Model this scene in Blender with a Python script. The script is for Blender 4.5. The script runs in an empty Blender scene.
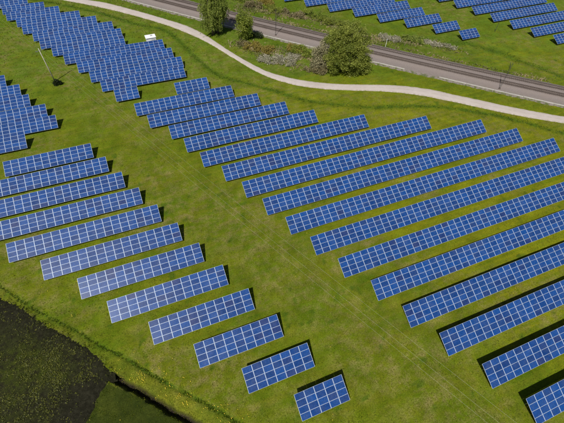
import bpy, bmesh, math, random
import numpy as np
from mathutils import Vector, Matrix, Quaternion

random.seed(7)
rng = np.random.default_rng(7)
scene = bpy.context.scene
COL = scene.collection

# ------------------------------------------------------------------ camera
cam_d = bpy.data.cameras.new('camera')
cam_d.sensor_fit = 'HORIZONTAL'; cam_d.sensor_width = 36.0
cam_d.lens = 36.0 * 363.12 / 564.0
cam_d.clip_start = 0.5; cam_d.clip_end = 6000
cam = bpy.data.objects.new('camera', cam_d); COL.objects.link(cam)
right = Vector((0.9303089, -0.36615823, 0.02129567))
up = Vector((0.27099694, 0.72533403, 0.63281214))
fwd = Vector((0.24715585, 0.5829397, -0.77401246))
M = Matrix((right, up, -fwd)).transposed().to_4x4()
M.translation = Vector((0, 0, 64.425))
cam.matrix_world = M
scene.camera = cam

# ------------------------------------------------------------------ sky and sun
SUN_AZ, SUN_EL = math.radians(45), math.radians(56)       # heading of the light over the ground (from +Y to +X)
ldir = Vector((math.sin(SUN_AZ) * math.cos(SUN_EL), math.cos(SUN_AZ) * math.cos(SUN_EL), -math.sin(SUN_EL)))
world = bpy.data.worlds.new('World'); scene.world = world; world.use_nodes = True
wn = world.node_tree.nodes; wl = world.node_tree.links
wn.clear()
wo = wn.new('ShaderNodeOutputWorld'); wb = wn.new('ShaderNodeBackground'); ws = wn.new('ShaderNodeTexSky')
ws.sky_type = 'NISHITA'; ws.sun_disc = False
ws.sun_elevation = SUN_EL
ws.sun_rotation = math.radians(225)
ws.air_density = 1.0; ws.dust_density = 1.0; ws.ozone_density = 1.0
wb.inputs['Strength'].default_value = 0.052
wl.new(ws.outputs[0], wb.inputs[0]); wl.new(wb.outputs[0], wo.inputs[0])
sun_d = bpy.data.lights.new('sun', 'SUN'); sun_d.energy = 4.75; sun_d.angle = math.radians(0.5); sun_d.color = (1.0, 0.96, 0.89)
sun = bpy.data.objects.new('sun', sun_d); COL.objects.link(sun)
sun.rotation_euler = ldir.to_track_quat('-Z', 'Y').to_euler(); sun.location = (-80, -80, 150)
scene.view_settings.view_transform = 'Standard'; scene.view_settings.look = 'None'
scene.view_settings.exposure = 0.0; scene.view_settings.gamma = 1.0
scene.cycles.max_bounces = 6; scene.cycles.transparent_max_bounces = 8

# ------------------------------------------------------------------ helpers
def tag(o, label=None, cat=None, group=None, kind=None):
    if label: o['label'] = label
    if cat: o['category'] = cat
    if group: o['group'] = group
    if kind: o['kind'] = kind
    return o

def link(name, data, parent=None):
    o = bpy.data.objects.new(name, data); COL.objects.link(o)
    if parent: o.parent = parent
    return o

def empty(name, loc=(0, 0, 0), rz=0.0):
    o = bpy.data.objects.new(name, None); COL.objects.link(o)
    o.location = loc; o.rotation_euler = (0, 0, rz); o.empty_display_size = 0.3
    return o

class MB:
    """collects simple solids into one mesh"""
    def __init__(s): s.v = []; s.f = []; s.mi = []
    def poly(s, pts, m=0):
        b = len(s.v); s.v += [tuple(p) for p in pts]; s.f.append(tuple(range(b, b + len(pts)))); s.mi.append(m)
    def box(s, c, size, R=None, m=0):
        b = len(s.v); c = Vector(c)
        for z in (-.5, .5):
            for x, y in ((-.5, -.5), (.5, -.5), (.5, .5), (-.5, .5)):
                p = Vector((x * size[0], y * size[1], z * size[2]))
                if R is not None: p = R @ p
                s.v.append(tuple(c + p))
        for f in ((3, 2, 1, 0), (4, 5, 6, 7), (0, 1, 5, 4), (1, 2, 6, 5), (2, 3, 7, 6), (3, 0, 4, 7)):
            s.f.append(tuple(b + i for i in f)); s.mi.append(m)
    def tube(s, pts, rads, n=8, m=0, cap=True):
        pts = [Vector(p) for p in pts]
        if not hasattr(rads, '__len__'): rads = [rads] * len(pts)
        b = len(s.v); k = len(pts)
        for i, p in enumerate(pts):
            d = (pts[min(i + 1, k - 1)] - pts[max(i - 1, 0)]).normalized()
            a = d.cross(Vector((0.3, 0.1, 1)) if abs(d.z) < .9 else Vector((1, 0, 0))).normalized(); c = d.cross(a)
            for j in range(n):
                t = 2 * math.pi * j / n
                s.v.append(tuple(p + (a * math.cos(t) + c * math.sin(t)) * rads[i]))
        for i in range(k - 1):
            for j in range(n):
                q = (j + 1) % n
                s.f.append((b + i * n + j, b + i * n + q, b + (i + 1) * n + q, b + (i + 1) * n + j)); s.mi.append(m)
        if cap:
            s.f.append(tuple(b + j for j in range(n))[::-1]); s.mi.append(m)
            s.f.append(tuple(b + (k - 1) * n + j for j in range(n))); s.mi.append(m)
    def mesh(s, name, mats, smooth=False):
        me = bpy.data.meshes.new(name); me.from_pydata(s.v, [], s.f)
        for m in (mats if isinstance(mats, (list, tuple)) else [mats]): me.materials.append(m)
        me.polygons.foreach_set('material_index', s.mi)
        if smooth: me.polygons.foreach_set('use_smooth', [True] * len(s.f))
        me.update(); return me
    def build(s, name, mats, parent=None, smooth=False):
        return link(name, s.mesh(name, mats, smooth), parent)

def np_mesh(name, verts, faces, mat, attrs=None, smooth=False):
    """verts (n,3), faces (m,k) with one k for all"""
    me = bpy.data.meshes.new(name)
    n, (m, k) = len(verts), faces.shape
    me.vertices.add(n); me.vertices.foreach_set('co', np.ascontiguousarray(verts, dtype=np.float32).ravel())
    me.loops.add(m * k); me.loops.foreach_set('vertex_index', np.ascontiguousarray(faces, dtype=np.int32).ravel())
    me.polygons.add(m); me.polygons.foreach_set('loop_start', np.arange(0, m * k, k, dtype=np.int32))
    if smooth: me.polygons.foreach_set('use_smooth', np.ones(m, dtype=bool))
    me.materials.append(mat)
    for an, av in (attrs or {}).items():
        a = me.attributes.new(an, 'FLOAT', 'POINT'); a.data.foreach_set('value', np.ascontiguousarray(av, dtype=np.float32))
    me.update(calc_edges=True); me.validate()
    return me

def seg_dist(P, line):
    """distance of points P (n,2) to a polyline"""
    L = np.asarray(line, float); best = np.full(len(P), 1e9)
    for a, b in zip(L[:-1], L[1:]):
        ab = b - a; t = np.clip(((P - a) @ ab) / (ab @ ab), 0, 1)
        d = np.hypot(*(P - (a + t[:, None] * ab)).T); best = np.minimum(best, d)
    return best

def inside(P, poly):
    c = np.zeros(len(P), bool); L = np.asarray(poly, float)
    for (x1, y1), (x2, y2) in zip(L, np.roll(L, -1, 0)):
        k = ((y1 > P[:, 1]) != (y2 > P[:, 1]))
        xx = (x2 - x1) * (P[:, 1] - y1) / ((y2 - y1) if y2 != y1 else 1e-9) + x1
        c ^= k & (P[:, 0] < xx)
    return c

def resample(line, step):
    L = np.asarray(line, float)
    # Catmull-Rom, then even spacing
    Q = np.vstack([2 * L[0] - L[1], L, 2 * L[-1] - L[-2]]); out = []
    for i in range(1, len(Q) - 2):
        for t in np.linspace(0, 1, 12, endpoint=False):
            p0, p1, p2, p3 = Q[i - 1:i + 3]
            out.append(.5 * (2 * p1 + (p2 - p0) * t + (2 * p0 - 5 * p1 + 4 * p2 - p3) * t * t + (3 * p1 - p0 - 3 * p2 + p3) * t ** 3))
    out.append(L[-1]); out = np.array(out)
    s = np.r_[0, np.cumsum(np.hypot(*np.diff(out, axis=0).T))]
    u = np.linspace(0, s[-1], max(2, int(s[-1] / step) + 1))
    return np.c_[np.interp(u, s, out[:, 0]), np.interp(u, s, out[:, 1])]

def smooth_noise(P, scale, seed, octaves=3):
    """value noise on points (n,2)"""
    r = np.random.default_rng(seed); T = r.random((256, 256)); tot = 0; amp = 1; out = np.zeros(len(P))
    for o in range(octaves):
        q = P / scale * (2 ** o) + 17.3 * o; i = np.floor(q).astype(int); f = q - i; f = f * f * (3 - 2 * f)
        a = T[i[:, 0] % 256, i[:, 1] % 256]; b = T[(i[:, 0] + 1) % 256, i[:, 1] % 256]
        c = T[i[:, 0] % 256, (i[:, 1] + 1) % 256]; d = T[(i[:, 0] + 1) % 256, (i[:, 1] + 1) % 256]
        out += amp * ((a * (1 - f[:, 0]) + b * f[:, 0]) * (1 - f[:, 1]) + (c * (1 - f[:, 0]) + d * f[:, 0]) * f[:, 1])
        tot += amp; amp *= .5
    return out / tot

# ------------------------------------------------------------------ materials
class Nodes:
    def __init__(s, name):
        s.m = bpy.data.materials.new(name); s.m.use_nodes = True; s.t = s.m.node_tree
        s.t.nodes.clear(); s.out = s.t.nodes.new('ShaderNodeOutputMaterial')
    def n(s, kind, **kw):
        nd = s.t.nodes.new(kind)
        for k, v in kw.items():
            if k.startswith('i_'): nd.inputs[int(k[2:])].default_value = v
            else: setattr(nd, k, v)
        return nd
    def l(s, a, b): s.t.links.new(a, b)
    def coord(s): return s.n('ShaderNodeTexCoord').outputs['Object']
    def geo(s): return s.n('ShaderNodeNewGeometry').outputs['Position']
    def noise(s, vec, scale, detail=4, rough=.6, dist=0.0):
        nd = s.n('ShaderNodeTexNoise'); nd.inputs['Scale'].default_value = scale; nd.inputs['Detail'].default_value = detail
        nd.inputs['Roughness'].default_value = rough; nd.inputs['Distortion'].default_value = dist
        s.l(vec, nd.inputs['Vector']); return nd.outputs['Fac']
    def attr(s, name): return s.n('ShaderNodeAttribute', attribute_name=name).outputs['Fac']
    def ramp(s, fac, stops):
        r = s.n('ShaderNodeValToRGB'); e = r.color_ramp.elements
        while len(e) < len(stops): e.new(.5)
        for el, (p, c) in zip(e, stops): el.position = p; el.color = (*c, 1) if len(c) == 3 else c
        s.l(fac, r.inputs[0]); return r.outputs[0]
    def maprange(s, v, a, b, c=0.0, d=1.0):
        r = s.n('ShaderNodeMapRange'); r.inputs[1].default_value = a; r.inputs[2].default_value = b
        r.inputs[3].default_value = c; r.inputs[4].default_value = d; s.l(v, r.inputs[0]); return r.outputs[0]
    def math(s, op, a, b=None):
        r = s.n('ShaderNodeMath', operation=op)
        for i, x in enumerate((a, b)):
            if x is None: continue
            if isinstance(x, (int, float)): r.inputs[i].default_value = x
            else: s.l(x, r.inputs[i])
        return r.outputs[0]
    def mix(s, fac, a, b, mode='MIX'):
        r = s.n('ShaderNodeMix', data_type='RGBA', blend_type=mode)
        for i, x in ((0, fac), (6, a), (7, b)):
            if isinstance(x, (int, float)): r.inputs[i].default_value = x
            elif isinstance(x, tuple): r.inputs[i].default_value = (*x, 1)
            else: s.l(x, r.inputs[i])
        return r.outputs[2]
    def bsdf(s, col, rough=.9, spec=.2, metal=0.0, bump=None, bstr=.5, bdist=.05):
        b = s.n('ShaderNodeBsdfPrincipled')
        if isinstance(col, tuple): b.inputs['Base Color'].default_value = (*col, 1)
        else: s.l(col, b.inputs['Base Color'])
        if isinstance(rough, (int, float)): b.inputs['Roughness'].default_value = rough
        else: s.l(rough, b.inputs['Roughness'])
        b.inputs['Specular IOR Level'].default_value = spec; b.inputs['Metallic'].default_value = metal
        if bump is not None:
            bp = s.n('ShaderNodeBump'); bp.inputs['Strength'].default_value = bstr; bp.inputs['Distance'].default_value = bdist
            s.l(bump, bp.inputs['Height']); s.l(bp.outputs[0], b.inputs['Normal'])
        s.l(b.outputs[0], s.out.inputs['Surface']); return b

def plain(name, col, rough=.6, spec=.4, metal=0.0, var=.25, scale=3.0):
    N = Nodes(name); c = N.coord(); f = N.noise(c, scale, 4)
    k = tuple(x * (1 - var) for x in col); h = tuple(min(1, x * (1 + var)) for x in col)
    N.bsdf(N.ramp(f, [(.3, k), (.7, h)]), rough, spec, metal); return N.m

def mat_meadow():
    N = Nodes('meadow'); g = N.geo()
    def streak(rz, sx, sy, detail=4):
        mp = N.n('ShaderNodeMapping'); mp.inputs['Rotation'].default_value = (0, 0, rz); mp.inputs['Scale'].default_value = (sx, sy, 1); N.l(g, mp.inputs[0])
        return N.noise(mp.outputs[0], 1.0, detail, .62)
    big = N.noise(g, .03, 3, .5); mid = N.noise(g, .14, 6, .68); sm = N.noise(g, .8, 6, .72); fine = N.noise(g, 5.0, 3, .75)
    mow = streak(math.radians(63), .06, .75); mow2 = streak(0, .05, .9)
    col = N.mix(N.maprange(big, .35, .65), (.100, .132, .0050), (.068, .114, .0045))
    col = N.mix(N.maprange(mid, .42, .70, 0, .85), col, (.136, .144, .008))
    col = N.mix(N.math('MULTIPLY', N.maprange(mow, .46, .66), .5), col, (.150, .146, .013))
    col = N.mix(N.math('MULTIPLY', N.attr('straw'), N.maprange(mow2, .36, .60)), col, (.168, .172, .007))
    col = N.mix(N.math('MULTIPLY', N.maprange(sm, .50, .68), .6), col, (.048, .084, .003))
    col = N.mix(N.math('MULTIPLY', N.attr('fresh'), N.maprange(N.noise(g, .2, 5, .65), .3, .6)), col, (.084, .138, .012))
    dn = N.math('MULTIPLY', N.maprange(mow, .3, .7, .5, 1.2), N.maprange(N.noise(g, .45, 7, .78), .45, .60))
    dry = N.math('MULTIPLY', N.attr('dry'), dn)
    col = N.mix(dry, col, N.mix(N.maprange(fine, .35, .65), (.135, .118, .030), (.205, .172, .068)))
    lush = N.math('MULTIPLY', N.attr('lush'), N.maprange(N.noise(g, .5, 4, .6), .2, .55))
    col = N.mix(lush, col, (.046, .086, .007))
    pm = N.math('MULTIPLY', N.attr('patch'), N.maprange(N.noise(g, .6, 5, .7), .15, .4))
    col = N.mix(pm, col, N.mix(N.maprange(mid, .35, .65), (.020, .031, .005), (.050, .060, .008)))
    col = N.mix(N.attr('verge'), col, N.mix(N.maprange(mid, .4, .6), (.085, .118, .008), (.138, .145, .012)))
    col = N.mix(N.attr('bare'), col, N.mix(N.maprange(fine, .35, .65), (.016, .013, .009), (.035, .028, .018)))
    v = N.maprange(fine, .25, .75, .55, 1.45); v2 = N.math('MULTIPLY', N.maprange(sm, .25, .75, .74, 1.26), N.maprange(N.noise(g, .22, 6, .72), .32, .68, .76, 1.24))
    vv = N.math('MULTIPLY', v, v2)
    cc = N.n('ShaderNodeCombineColor'); [N.l(vv, cc.inputs[i]) for i in range(3)]
    col = N.mix(1.0, col, cc.outputs[0], 'MULTIPLY')
    N.bsdf(col, .95, .05, 0, N.math('ADD', N.math('MULTIPLY', fine, .5), sm), .7, .14)
    return N.m

def mat_soil():
    N = Nodes('ploughed_soil'); g = N.geo(); a = N.noise(g, .12, 4, .6); b = N.noise(g, 2.2, 6, .75); c = N.noise(g, 9, 3, .7)
    col = N.mix(N.maprange(a, .35, .65), (.0135, .013, .008), (.021, .020, .012))
    col = N.mix(N.maprange(b, .45, .7), col, (.038, .036, .023))
    gr = N.math('MULTIPLY', N.attr('weedy'), N.maprange(N.noise(g, 1.1, 6, .8), .38, .62))
    col = N.mix(gr, col, (.042, .056, .007))
    col = N.mix(N.math('MULTIPLY', N.attr('weedy'), N.maprange(c, .58, .66)), col, (.13, .125, .03))
    N.bsdf(col, .95, .03, 0, N.math('ADD', b, N.math('MULTIPLY', c, .4)), 1.0, .22); return N.m

def mat_path():
    N = Nodes('gravel_path'); g = N.geo(); a = N.noise(g, .25, 5, .65); c = N.noise(g, 14, 3, .8)
    col = N.mix(N.maprange(a, .3, .7), (.43, .375, .342), (.51, .452, .418))
    e = N.attr('edge')
    col = N.mix(N.math('MULTIPLY', e, N.maprange(N.noise(g, 1.2, 5, .7), .4, .6)), col, (.22, .20, .09))
    col = N.mix(N.maprange(c, .35, .7, 0, .35), col, (.34, .30, .265))
    N.bsdf(col, .95, .1, 0, c, .5, .03); return N.m

def mat_ballast():
    N = Nodes('ballast'); g = N.geo(); a = N.noise(g, .2, 4, .6); v = N.n('ShaderNodeTexVoronoi'); v.inputs['Scale'].default_value = 9; N.l(g, v.inputs['Vector'])
    c = N.noise(g, 6, 4, .8)
    col = N.mix(N.maprange(c, .3, .7), (.155, .132, .122), (.295, .250, .232))
    col = N.mix(N.maprange(a, .4, .65, 0, .6), col, (.235, .19, .17))
    col = N.mix(N.math('MULTIPLY', N.attr('rust'), N.maprange(a, .25, .6, .6, 1)), col, N.mix(N.maprange(c, .35, .65), (.06, .045, .038), (.13, .10, .085)))
    col = N.mix(N.math('MULTIPLY', N.attr('grassy'), N.maprange(N.noise(g, .8, 5, .7), .42, .58)), col, (.075, .10, .02))
    N.bsdf(col, .95, .15, 0, v.outputs['Distance'], .8, .06); return N.m

def mat_leaf(name, dark, light, trans=.35):
    N = Nodes(name); col = N.mix(N.attr('rnd'), dark, light)
    d = N.n('ShaderNodeBsdfPrincipled'); d.inputs['Roughness'].default_value = .55; d.inputs['Specular IOR Level'].default_value = .3
    t = N.n('ShaderNodeBsdfTranslucent'); N.l(col, d.inputs['Base Color'])
    N.l(N.mix(.5, col, tuple(min(1, x * 1.5) for x in light)), t.inputs['Color'])
    mx = N.n('ShaderNodeMixShader'); mx.inputs[0].default_value = trans
    N.l(d.outputs[0], mx.inputs[1]); N.l(t.outputs[0], mx.inputs[2]); N.l(mx.outputs[0], N.out.inputs['Surface']); return N.m

def mat_glass():
    """polycrystalline cells behind glass, white backsheet at the margins; object space: x along, y up the slope"""
    N = Nodes('photovoltaic_cells'); o = N.coord(); sp = N.n('ShaderNodeSeparateXYZ'); N.l(o, sp.inputs[0])
    X, Y = sp.outputs[0], sp.outputs[1]
    cw, ch = 1.556 / 10, .944 / 6
    fx = N.math('FRACT', N.math('DIVIDE', N.math('ADD', X, .778), cw)); fy = N.math('FRACT', N.math('DIVIDE', N.math('ADD', Y, .472), ch))
    def edge(f, w): return N.math('LESS_THAN', N.math('SUBTRACT', .5, N.math('ABSOLUTE', N.math('SUBTRACT', f, .5))), w)
    line = N.math('MAXIMUM', edge(fx, .010), edge(fy, .010))
    mar = N.math('MAXIMUM', N.math('GREATER_THAN', N.math('ABSOLUTE', X), .778), N.math('GREATER_THAN', N.math('ABSOLUTE', Y), .472))
    white = N.math('MAXIMUM', N.math('MULTIPLY', line, .35), mar)
    oi = N.n('ShaderNodeObjectInfo'); rnd = oi.outputs['Random']
    cell = N.n('ShaderNodeTexWhiteNoise', noise_dimensions='3D')
    cv = N.n('ShaderNodeCombineXYZ'); N.l(N.math('FLOOR', N.math('DIVIDE', N.math('ADD', X, .778), cw)), cv.inputs[0])
    N.l(N.math('FLOOR', N.math('DIVIDE', N.math('ADD', Y, .472), ch)), cv.inputs[1]); N.l(N.math('MULTIPLY', rnd, 97), cv.inputs[2]); N.l(cv.outputs[0], cell.inputs[0])
    vor = N.n('ShaderNodeTexVoronoi'); vor.inputs['Scale'].default_value = 55; N.l(o, vor.inputs['Vector'])
    base = N.ramp(rnd, [(0, (.004, .036, .158)), (.35, (.005, .048, .205)), (.7, (.006, .060, .245)), (.88, (.006, .046, .185)), (.95, (.009, .038, .158)), (1, (.012, .032, .135))])
    k = N.maprange(cell.outputs[0], 0, 1, .82, 1.18)
    cc = N.n('ShaderNodeCombineColor'); [N.l(k, cc.inputs[i]) for i in range(3)]
    base = N.mix(1.0, base, cc.outputs[0], 'MULTIPLY')
    base = N.mix(.25, base, N.mix(1.0, base, vor.outputs['Color'], 'MULTIPLY'))
    dust = N.noise(N.geo(), .8, 4, .6)
    base = N.mix(N.maprange(dust, .4, .7, 0, .05), base, (.35, .33, .30))
    col = N.mix(white, base, (.36, .43, .56))
    b = N.bsdf(col, N.maprange(dust, .3, .7, .30, .36), .17)
    b.inputs['IOR'].default_value = 1.5
    return N.m

MEADOW, SOIL, PATH, BALLAST, GLASS = mat_meadow(), mat_soil(), mat_path(), mat_ballast(), mat_glass()
ALU = plain('aluminium_frame', (.46, .53, .64), .5, .35, .2, .05)
STEEL = plain('galvanised_steel', (.36, .37, .38), .5, .5, .6, .2)
CONC = plain('concrete', (.42, .40, .36), .9, .2, 0, .25, 1.5)
WHITE = plain('white_paint', (.78, .78, .77), .6, .4, 0, .05)
GREYP = plain('grey_paint', (.34, .35, .36), .6, .4, 0, .1)
DARKSTEEL = plain('weathered_steel', (.075, .07, .065), .7, .4, .3, .3)
RAILM = plain('rail_steel', (.075, .058, .05), .65, .3, .2, .3)
SLEEPER = plain('sleeper', (.12, .095, .08), .9, .2, 0, .35, .8)
WOOD = plain('weathered_pole_wood', (.46, .42, .36), .85, .2, 0, .2, 2)
BARK = plain('bark', (.10, .082, .062), .95, .1, 0, .4, 5)
CERAM = plain('insulator_ceramic', (.25, .14, .09), .3, .5)
WIREM = plain('aluminium_wire', (.36, .36, .28), .6, .3, .1, .05)
COPPER = plain('dark_wire', (.10, .085, .07), .5, .5, .4, .1)
LEAF_W = mat_leaf('willow_leaf', (.085, .13, .018), (.34, .39, .08))
LEAF_Y = mat_leaf('young_leaf', (.09, .14, .014), (.33, .37, .06))
LEAF_O = mat_leaf('olive_leaf', (.090, .125, .014), (.37, .40, .08), .42)
LEAF_G = mat_leaf('grey_twig_leaf', (.13, .125, .055), (.40, .36, .21), .2)
LEAF_R = mat_leaf('russet_leaf', (.13, .115, .018), (.33, .26, .055), .2)
LEAF_P = mat_leaf('pale_blossom', (.15, .155, .06), (.50, .46, .37), .2)
LEAF_B = mat_leaf('brown_bramble', (.11, .10, .038), (.30, .25, .13), .2)
LEAF_D = mat_leaf('dark_bush_leaf', (.012, .022, .007), (.045, .065, .016))
GRASS = mat_leaf('grass_blade', (.050, .086, .003), (.168, .182, .008), .25)
SCRUB = mat_leaf('scrub_blade', (.095, .125, .016), (.38, .30, .17), .25)
WEED = mat_leaf('field_weed_leaf', (.036, .048, .006), (.21, .215, .03), .25)
YELLOW = plain('dandelion_yellow', (.55, .42, .03), .7, .3, 0, .2)

# ------------------------------------------------------------------ plan of the place (metres)
PATH_UP = [(-40, 206), (-26.0, 195.3), (-14.1, 185.6), (-8.6, 181.5), (-3.4, 176.2), (1.6, 170.6), (4.8, 167.1), (13.2, 157.0), (20.4, 147.6), (25.6, 136.9), (29.8, 124.8), (34.0, 114.7), (38.3, 106.3), (45.0, 99.2), (52.2, 94.3), (60.0, 90.5), (68.5, 87.2), (76.4, 83.7), (83.5, 79.1), (89.6, 73.5), (95.5, 68.1), (101.2, 62.8), (107.1, 57.9), (113.2, 53.1), (126, 43.3), (150, 25)]
PATH_LO = [(-44, 203.5), (-29.5, 193), (-19.1, 184.4), (-14.2, 180.2), (-9.0, 175.4), (-3.9, 170.4), (1.2, 164.9), (4.2, 161.6), (12.3, 152.1), (19.1, 142.0), (24.4, 132.4), (28.8, 121.3), (32.9, 111.2), (36.9, 102.5), (43.4, 95.4), (50.5, 90.8), (58.5, 87.2), (66.9, 83.9), (74.2, 80.4), (80.9, 75.6), (86.9, 70.1), (92.7, 64.9), (98.3, 59.7), (104.1, 55.0), (110.5, 50.7), (123.5, 40.9), (147.6, 22.6)]
SOIL_EDGE = [(-37.0, 48.0), (-32.6, 43.6), (-28.3, 38.4), (-24.3, 34.5), (-21.8, 31.7), (-19.6, 28.7), (-18.5, 26.6), (-19.0, 24.9), (-20.5, 23.2), (-21.3, 22.0), (-22.9, 19.9), (-28, 12), (-36, 2)]
SOIL_POLY = SOIL_EDGE + [(-36, -30), (-75, -30), (-75, 84), (-58, 70), (-46, 57.5)]
DITCH = [(-18.9, 25.8), (-15.5, 22.3), (-12.8, 19.3), (-10.2, 16.5), (-7.6, 14.0), (-2, 8.5), (6, 0.5)]
VERGE = [(-60, 76), (-46, 60), (-37.1, 50.0), (-33.0, 45.1), (-28.3, 39.9), (-24.2, 35.9), (-20.4, 31.6), (-16.8, 28.3), (-14.0, 25.0), (-9.8, 20.5), (-6.2, 16.9), (-2.4, 12.8), (-0.5, 10.6), (6, 4), (16, -6)]
BAND = [(-40, 197), (-25.3, 184.9), (-17.3, 177.6), (-9.5, 170.0), (-3.5, 162.6), (1.2, 156.9), (6.1, 152.7), (10.3, 149.3), (12.7, 144.8), (14.3, 138.9), (15.7, 133.2), (17.4, 124.6), (20.0, 115.0), (22.7, 108.5), (29.8, 101.8), (36.4, 95.0), (43.3, 87.2), (50.4, 82.4), (61.0, 76.8), (72.6, 73.5), (81.2, 69.9), (87.2, 66.0), (93.9, 60.8), (100.2, 54.6), (106.0, 47.6), (116, 38)]
NORTH = [(100, 108.5), (106.9, 104.6), (115.8, 100.3), (119.7, 95.3), (123.3, 89.9), (124.9, 84.6), (128.8, 77.4), (131.3, 69.4), (136, 58)]
BANK = [(44.8, 158.5), (48.4, 154.2), (54.5, 150.1), (59.0, 145.5), (64.9, 141.6), (71.2, 135.3), (77.2, 125.2), (83.3, 116.3), (88.5, 112.6), (94.0, 108.5), (98.8, 106.2), (105.4, 102.7), (108.7, 96.4)]
CORR = [(-5.7, 70.8), (3.5, 57.0), (12.0, 39.2), (19.4, 25.6), (25.2, 13.2), (28.6, 3.4), (34, -8)]

def rail_pt(u, d):
    """u runs along the line (x-y), d metres across it from the lower edge of the bed"""
    t = 174.0 - .01 * u + .00016 * u * u + d * math.sqrt(2)
    return ((u + t) / 2, (t - u) / 2)
U0, U1 = -330, 190
RAIL_EDGE = [rail_pt(u, 0) for u in range(U0, U1, 10)]
RAIL_AX = [rail_pt(u, 6.2) for u in range(U0, U1, 10)]

# ------------------------------------------------------------------ ground: one sheet to the horizon
def axis(lo, hi, step, fine=None):
    a = list(np.arange(lo, hi + 1e-6, step))
    if fine: a += list(np.arange(*fine))
    far = [3, 8, 18, 40, 90, 200, 450, 1000, 2400]
    return np.unique(np.round(np.array([lo - f for f in far] + a + [hi + f for f in far]), 3))
gx = axis(-62, 160, .6, (-24, 0, .2)); gy = axis(-20, 215, .6, (6, 30, .2))
GX, GY = np.meshgrid(gx, gy); P = np.c_[GX.ravel(), GY.ravel()]

def ground_masks(P):
    wob = (smooth_noise(P, 6, 3) - .5)
    d_b = seg_dist(P, BAND) + wob * .9; d_n = seg_dist(P, NORTH) + wob * 2; d_v = seg_dist(P, VERGE) + wob * .5
    lush = np.maximum.reduce([np.exp(-(d_b / .95) ** 2), np.exp(-(d_n / 1.5) ** 2) * .8, np.exp(-(d_v / .42) ** 2)])
    lush = np.maximum(lush, np.exp(-((seg_dist(P, RAIL_AX) - 9.5 + wob * 4) / 3.5) ** 2) * .35)
    lush = np.maximum(lush, np.clip((smooth_noise(P, 1.5, 77, 2) - .74) * 9, 0, .75) * (smooth_noise(P, 22, 78) > .45))
    lush = np.maximum(lush, np.exp(-(seg_dist(P, BANK) - 5) ** 2 / 30) * .35)
    patch = inside(P, [(-19.4, 24.6), (-15.5, 21.3), (-12.8, 18.3), (-10.2, 15.5), (-7.6, 13.0), (-2, 7.3), (6, -.5), (6, -30), (-36, -30), (-38, 2), (-30, 12), (-24.6, 19.9), (-22.2, 23.2), (-20.6, 25.0)])
    straw = np.clip((P[:, 0] - 18 - .45 * (60 - P[:, 1])) / 14, 0, 1) * (P[:, 1] < 100) * .9
    dry = np.exp(-(seg_dist(P, CORR) / 7.5) ** 2) * .7
    rut = seg_dist(P, np.array(CORR) + [2.2, 1.0]); dry = np.maximum(dry, np.exp(-((rut - .95) / .4) ** 2) * .95)
    dry = np.maximum(dry, np.exp(-((seg_dist(P, BAND) - 4) / 2.5) ** 2) * .6)
    dry = np.maximum(dry, np.exp(-(((seg_dist(P, BANK) + wob * 3)) / 1.5) ** 2) * 1.15)
    dry = np.maximum(dry, np.clip((smooth_noise(P, 11, 11) - .42) * 3.4, 0, .8))
    dry = np.maximum(dry, np.exp(-((P[:, 0] - 47) ** 2 / 90 + (P[:, 1] - 109) ** 2 / 40)) * .9)
    dry = dry * (1 - .8 * lush)
    e1 = seg_dist(P, SOIL_EDGE[:7]); between = inside(P, [(-75, 84), (-58, 70), (-46, 57.5)] + SOIL_EDGE[:7] + DITCH[1:] + VERGE[::-1])
    verge = between * np.clip(.85 - lush, 0, 1)
    dd = seg_dist(P, DITCH) + (smooth_noise(P, 1.2, 23) - .5) * .55
    bare = np.clip(1.4 - dd / .6, 0, 1)
    fresh = np.clip((P[:, 1] - 85 + .25 * P[:, 0]) / 40, 0, 1) * .8
    return lush, dry, verge, bare, patch, straw, fresh

def ground_z(P):
    z = -.12 * np.exp(-(seg_dist(P, BAND) / 1.8) ** 2) - .10 * np.exp(-(seg_dist(P, NORTH) / 1.5) ** 2)
    z += -.22 * np.exp(-(seg_dist(P, VERGE) / .45) ** 2)
    dd = seg_dist(P, DITCH) + (smooth_noise(P, 1.2, 23) - .5) * .55
    z += -1.3 * np.clip((.72 - dd) / .36, 0, 1)
    z += (smooth_noise(P, 3.0, 21) - .5) * .10 * (seg_dist(P, RAIL_AX) > 9) * np.clip((seg_dist(P, PATH_UP) - 4) / 2, 0, 1)
    z -= .25 * inside(P, [(-19.4, 24.6), (-15.5, 21.3), (-12.8, 18.3), (-10.2, 15.5), (-7.6, 13.0), (-2, 7.3), (6, -.5), (6, -12), (-20, -12), (-22.9, 19.9)]) * np.clip(1 - dd / 3, 0, 1) * 0
    return z
lush, dry, verge, bare, patch_, straw_, fresh_ = ground_masks(P)
GZ = ground_z(P)
nx, ny = len(gx), len(gy)
ii = (np.arange(ny - 1)[:, None] * nx + np.arange(nx - 1)[None, :]).ravel()
faces = np.c_[ii, ii + 1, ii + nx + 1, ii + nx]
me = np_mesh('meadow_ground', np.c_[P, GZ], faces, MEADOW, dict(lush=lush, dry=dry, verge=verge, bare=bare, patch=patch_ * 1.0, straw=straw_, fresh=fresh_), True)
tag(link('meadow_ground', me), kind='structure')

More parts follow.
